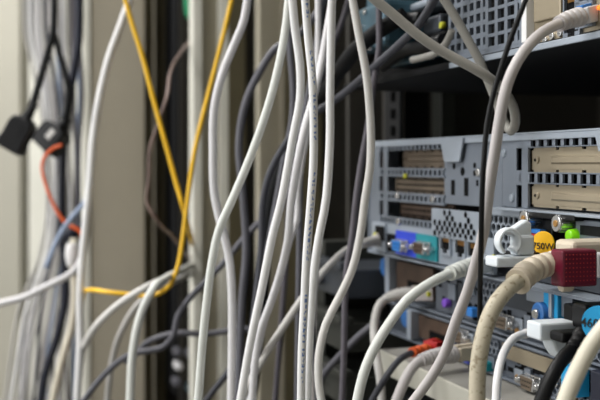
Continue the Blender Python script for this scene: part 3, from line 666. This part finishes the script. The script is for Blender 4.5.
# ------------------------------------------------------------------ left cables
cable('long white cable hanging along the pale lip of the shaded post', [(131, -4), (122, 22), (109, 58), (99, 100), (93, 140), (90, 180), (86, 220), (82, 262), (80, 300), (80, 345), (77, 404)], .95, .0036, 'white', group=None)
cable('yellow fibre cable slanting right from the top of the shaded post', [(124, -6), (131, 20), (142, 55), (155, 105), (166, 145), (176, 182), (184, 210), (190, 234, 1.0), (192, 243, 1.18), (195, 250, 1.40), (202, 262, 1.42)], .92, .0022, 'yellow', name='fibre_cable', bot=False)
cable('yellow fibre cable slanting left and hooking under the post', [(233, -6), (226, 25), (216, 65), (205, 108), (195, 150), (189, 190), (185, 222), (181, 252), (177, 270), (170, 285), (160, 293), (145, 296), (125, 294), (108, 292), (90, 290, .93), (83, 297, .985), (80, 320, .99), (79.5, 345, .99), (77, 404, .99)], .90, .0021, 'yellow', name='fibre_cable')
cable('cream cable arching rightwards across the shaded post', [(215, 260, 1.44), (198, 265, 1.42), (190, 268, 1.28), (180, 272, 1.06), (165, 279, .93), (145, 288, .87), (128, 298, .87), (112, 310, .87), (98, 324, .88), (87, 341, .92), (81, 358, 1.02), (79, 375, 1.03), (77, 404, 1.03)], .88, .0032, 'white_warm', top=False)
cable('white cable arching then dropping straight in front of the shaded post', [(216, 252, 1.44), (198, 260, 1.40), (189, 266, 1.24), (178, 272, 1.0), (165, 279, .87), (153, 289), (144, 306), (137, 328), (132, 360), (130, 404)], .82, .0034, 'white_cool', top=False)
cable('pale cable arching behind the straight white one on the shaded post', [(214, 268, 1.46), (199, 271, 1.44), (189, 275, 1.25), (172, 282, 1.03), (155, 290), (142, 300), (132, 312), (121, 332), (114, 352), (110, 375), (107, 404)], .97, .0030, 'lightgrey', top=False)
cable('slate cable rising from bottom left then climbing past the channel post', [(292, 190), (275, 207), (260, 222), (245, 237), (228, 258), (208, 279), (190, 298), (178, 316), (173, 336), (163, 347), (152, 350), (140, 352), (127, 356), (107, 372), (87, 396), (78, 410)], .88, .0028, 'bluegrey', top=False)
cable('slate cable running nearly level across the channel post', [(238, 420), (244, 380), (252, 345), (254, 331), (245, 329), (227, 331), (205, 334), (180, 333), (160, 337), (145, 344), (137, 353), (124, 362)], .93, .0028, 'bluegrey', bot=False, top=False)
cable('short slate cable at the foot of the channel post', [(244, 350), (235, 362), (226, 375), (214, 390), (203, 405), (195, 415)], .84, .0028, 'slate', top=False)
cable('thin brownish wire looping left of the yellow crossing', [(206, 24, 1.44), (193, 38, 1.38), (180, 54, 1.2), (170, 74, 1.06), (166, 100), (157, 127), (150, 150), (149, 178), (147, 203), (157, 220), (172, 236, 1.1), (188, 256, 1.3), (198, 264, 1.43), (210, 275, 1.45)], 1.0, .0018, 'redbrown', name='wire', cat='wire', top=False, bot=False)
# far bundle (about 1.2 m away), left of the shaded post
def plug_c13(label, c, ax, wdir, w, L, t, mark=None):
    e = empty('power_plug', c, label, 'plug')
    ax = ax.normalized(); wd = (wdir - ax*wdir.dot(ax)).normalized(); td = ax.cross(wd)
    prof = [(-1, 0), (-1, .28), (-.93, .36), (-.93, .8), (-.78, .97), (-.35, 1.05), (.35, 1.05), (.78, .97), (.93, .8), (.93, .36), (1, .28), (1, 0)]
    b = MB(); b.prism([c + wd*(x*w) + ax*(y*L) - td*t for x, y in prof], td*(2*t)); b.build('housing', 'black', e, bevel=.002)
    b = MB(); S = [c + ax*(L*(1.0+.55*i/12)) for i in range(13)]; b.sweep(S, [w*.42*(1-.03*i)*(1.15 if i % 3 else .9) for i in range(13)], n=16); b.build('strain_relief', 'black', e)
    b = MB(); b.prism([c + wd*(x*w*.5) + ax*(L*y) - td*(t+.0006) for x, y in ((-.1, .45), (.7, .45), (.7, .85), (-.1, .85))], td*.0005); b.build('moulded_panel', mark or 'black', e)
    return e
plug_c13('black power plug hanging free furthest left in the cable bundle', at(9, 150, 1.15), at(26, 117, 1.15)-at(9, 148, 1.15), Vector((1, -.1, 0)), .0155, .040, .011)
plug_c13('black power plug with pale panel hanging beside the free one', at(43, 148, 1.2), at(60, 128, 1.2)-at(43, 148, 1.2), Vector((1, -.3, 0)), .0185, .031, .012, 'lightgrey')
cable('black power cord leading down to the furthest left plug', [(54, -6), (54, 15), (53, 32), (47, 55), (40, 80), (34, 100), (31, 109)], 1.15, .0042, 'black', name='power_cable', cat='cord', bot=False)
cable('black power cord forking right from the left cord', [(52, 26), (57, 45), (63, 66), (68, 85), (68, 100), (65, 120)], 1.18, .0038, 'black', name='power_cable', cat='cord', bot=False, top=False)
cable('thick black power cord hanging beside the pale post lip', [(79, -6), (79, 20), (78, 45), (73, 75), (69, 100), (66, 122), (63, 150), (62, 185), (62, 230), (65, 275), (64, 305), (56, 340), (46, 370), (40, 404)], 1.22, .0052, 'blackblue', name='power_cable', cat='cord')
cable('orange wire hanging from the second plug and sweeping right', [(62, 145), (54, 148), (46, 155), (42, 166), (45, 182), (53, 203), (62, 219), (70, 226), (80, 231), (83, 250), (81, 290), (80, 345), (77, 404)], 1.14, .0019, 'orange', name='wire', cat='wire', top=False)
cable('pale blue cable crossing the bundle diagonally to the left', [(99, 100), (93, 140), (89, 190), (86, 232), (82, 258), (74, 271), (60, 280), (43, 288), (25, 297), (2, 303), (-40, 312)], 1.10, .0040, 'white_lav', top=False, bot=False)
cable('thin pale blue cable slanting across the lower bundle', [(99, 100), (93, 140), (91, 175), (86, 200), (74, 215), (64, 228), (54, 247), (46, 268)], 1.12, .0028, 'paleblue', top=False, bot=False)
cable('white cable bulging out under the dark cord beside the post', [(74, 238), (73, 262), (75, 290), (72, 325), (62, 360), (52, 404)], 1.19, .0045, 'cream', top=False)
b = MB(); P0 = at(72, 244, 1.17); P1 = at(73, 266, 1.17); S = spline([P0, (P0+P1)/2, P1], .002); b.sweep(S, [.0065+.002*math.sin(math.pi*i/(len(S)-1)) for i in range(len(S))]); tag(b.build('coupler', 'white'), 'white coupler in the cable bundle beside the pale post lip', 'coupler')
b = MB(); P0 = at(71, 226, 1.2); b.sweep([P0, at(71.5, 233, 1.2), at(72, 241, 1.2)], [.011, .012, .010]); tag(b.build('coupler', 'blackblue'), 'dark coupler directly above the white coupler', 'coupler')
tones = ['lightgrey', 'warmgrey', 'white', 'bluegrey', 'lightgrey', 'white_lav', 'white_lav', 'lightgrey', 'slate', 'white_pink', 'lightgrey', 'white_pink', 'paleblue', 'lightgrey', 'bluegrey', 'white_lav', 'warmgrey', 'lightgrey', 'purplegrey', 'warmgrey', 'paleblue', 'bluegrey']
nice = {'white': 'bright white', 'lightgrey': 'light grey', 'bluegrey': 'blue grey', 'white_pink': 'off white', 'slate': 'dark slate', 'paleblue': 'pale blue', 'warmgrey': 'warm grey', 'blackblue': 'black', 'white_lav': 'cool white', 'purplegrey': 'purple grey'}
ords = ['first', 'second', 'third', 'fourth', 'fifth', 'sixth', 'seventh', 'eighth', 'ninth', 'tenth', 'eleventh', 'twelfth', 'thirteenth', 'fourteenth', 'fifteenth', 'sixteenth', 'seventeenth', 'eighteenth', 'nineteenth', 'twentieth', 'twenty-first', 'twenty-second']
random.seed(11)
for i, t_ in enumerate(tones):
    f = i/(len(tones)-1)
    x0 = 24 + f*56; xm = 44 + f*36; xl = 22 + f*56 - 10*(1-f)
    j = lambda a=2.5: random.uniform(-a, a)
    pts = [(x0+j(.9), -6), (x0+j(1)+2*(1-f), 40), (xm-6*(1-f)+j(), 95), (xm+j(), 150), (xm+3*(1-f)+j(1), 200), (xm-3*(1-f)+j(), 250), (xl+8*(1-f)+j(), 310), (xl-2+j(), 360), (xl-8*(1-f)+j(), 404)]
    cable(nice[t_] + ' thin cable in the far left bundle, ' + ords[i] + ' from left at the top edge', pts, 1.27 + (i*5 % 8)*.011, random.choice((.0018, .0024, .0021)), t_, group='cables in the far left bundle')

# things in the dark cabinet left of the channel post
b = MB(); c = at(188, -6, 1.35); b.sweep(spline([c, at(189, 8, 1.35), at(191, 18, 1.35)]), [.0068]*len(spline([c, at(189, 8, 1.35), at(191, 18, 1.35)]))); tag(b.build('green_plug', 'greenplug'), 'green plug hanging at the top beside the channel post', 'plug')
for k, (x, y, m_, w_) in enumerate(((177, 352, 'bluegrey', 'upper blue grey'), (178, 366, 'white_lav', 'middle whitish'), (176, 382, 'bluegrey', 'lower blue grey'), (189, 354, 'bluegrey', 'single grey'), (190, 388, 'tealdark', 'dark teal'))):
    b = MB(); s, o, h = wq(x, y, 1.5); b.box(s-.02, s+.01, o-.006, o+.004, h-.005, h+.005); b.box(s+.01, s+.014, o-.004, o+.003, h-.003, h+.003)
    tag(b.build('network_plug', m_, bevel=.002), w_ + ' network plug in the dark cabinet at lower left', 'plug')
sw = empty('network_switch', W(-.8, .0, -.25), 'black device with dim lights in the dark cabinet beside the channel post', 'switch')
b = MB(); b.box(-.95, -.84, -.12, -.036, -.42, .55); b.build('casing', 'blackmatte', sw, bevel=.002)
b = MB()
for k in range(22): b.box(-.84, -.8395, -.054-.004*(k % 2), -.050, -.38+k*.04, -.378+k*.04+.006)
b.build('indicator_row', 'redbrown', sw)

# light cabinet doors at the far left
for k, (x0, x1, lab_) in enumerate(((-1.30, -.700, 'beige grey cabinet at the far left edge against the wall'), (-.693, -.40, 'off white cabinet behind the left cable bundle'))):
    cb = empty('storage_cabinet', (x0, 2.75, 0), lab_, 'cabinet')
    b = MB(); b.wbox(x0, x1, 2.55, 2.98, .04, 2.1); b.build('body', 'doorgrey' if k == 0 else 'post_white', cb, bevel=.004)
    b = MB(); b.wbox(x0+.008, x1-.008, 2.53, 2.549, .08, 2.07); d_ = b.build('door', 'doorgrey' if k == 0 else 'post_white', cb, bevel=.003)
    for q_ in range(4): pass
    b = MB(); b.wbox(x0+.03, x0+.045, 2.505, 2.529, 1.72, 1.86); b.build('handle', 'steel', d_, bevel=.003)

# ------------------------------------------------------------------ lights
for k, (x, y) in enumerate(((-1.0, .2), (-1.0, 1.9))):
    e = empty('ceiling_light', (x, y, 2.8), ('nearer' if k == 0 else 'farther') + ' square ceiling light panel', 'lamp')
    b = MB(); b.wbox(x-.32, x+.32, y-.32, y+.32, 2.77, 2.8); b.build('housing', 'ceil', e); b = MB(); b.wbox(x-.29, x+.29, y-.29, y+.29, 2.762, 2.769); b.build('diffuser', 'lamp', e)
    L = bpy.data.lights.new('ceiling_lamp', 'AREA'); L.energy = 38; L.size = .55; L.color = (1, .98, .96)
    lo = bpy.data.objects.new('ceiling_lamp', L); lo.location = (x, y, 2.75); C.objects.link(lo); lo.parent = e; lo.location = (0, 0, -.05)
L = bpy.data.lights.new('window_daylight', 'AREA'); L.shape = 'RECTANGLE'; L.size = 3.4; L.size_y = 1.5; L.energy = 66; L.color = (.985, .99, 1)
lo = bpy.data.objects.new('window_daylight', L); lo.location = (-2.25, .6, 1.7); lo.rotation_euler = (0, -math.pi/2, 0); C.objects.link(lo)
w = bpy.data.worlds.new('World'); sc.world = w; w.use_nodes = True; w.node_tree.nodes['Background'].inputs[0].default_value = (.96, .98, 1, 1); w.node_tree.nodes['Background'].inputs[1].default_value = .6

# ------------------------------------------------------------------ camera
cam = bpy.data.cameras.new('camera'); co = bpy.data.objects.new('camera', cam); C.objects.link(co); sc.camera = co
co.location = (0, 0, H0); co.rotation_euler = (math.pi/2, 0, 0)
cam.sensor_width = 36; cam.lens = 60; cam.shift_y = -35/600; cam.clip_start = .02
cam.dof.use_dof = True; cam.dof.focus_distance = .52; cam.dof.aperture_fstop = 11
sc.view_settings.view_transform = 'Standard'; sc.view_settings.look = 'None'; sc.view_settings.gamma = 1; sc.view_settings.exposure = 0
sc.cycles.use_denoising = True
sc.cycles.max_bounces = 6
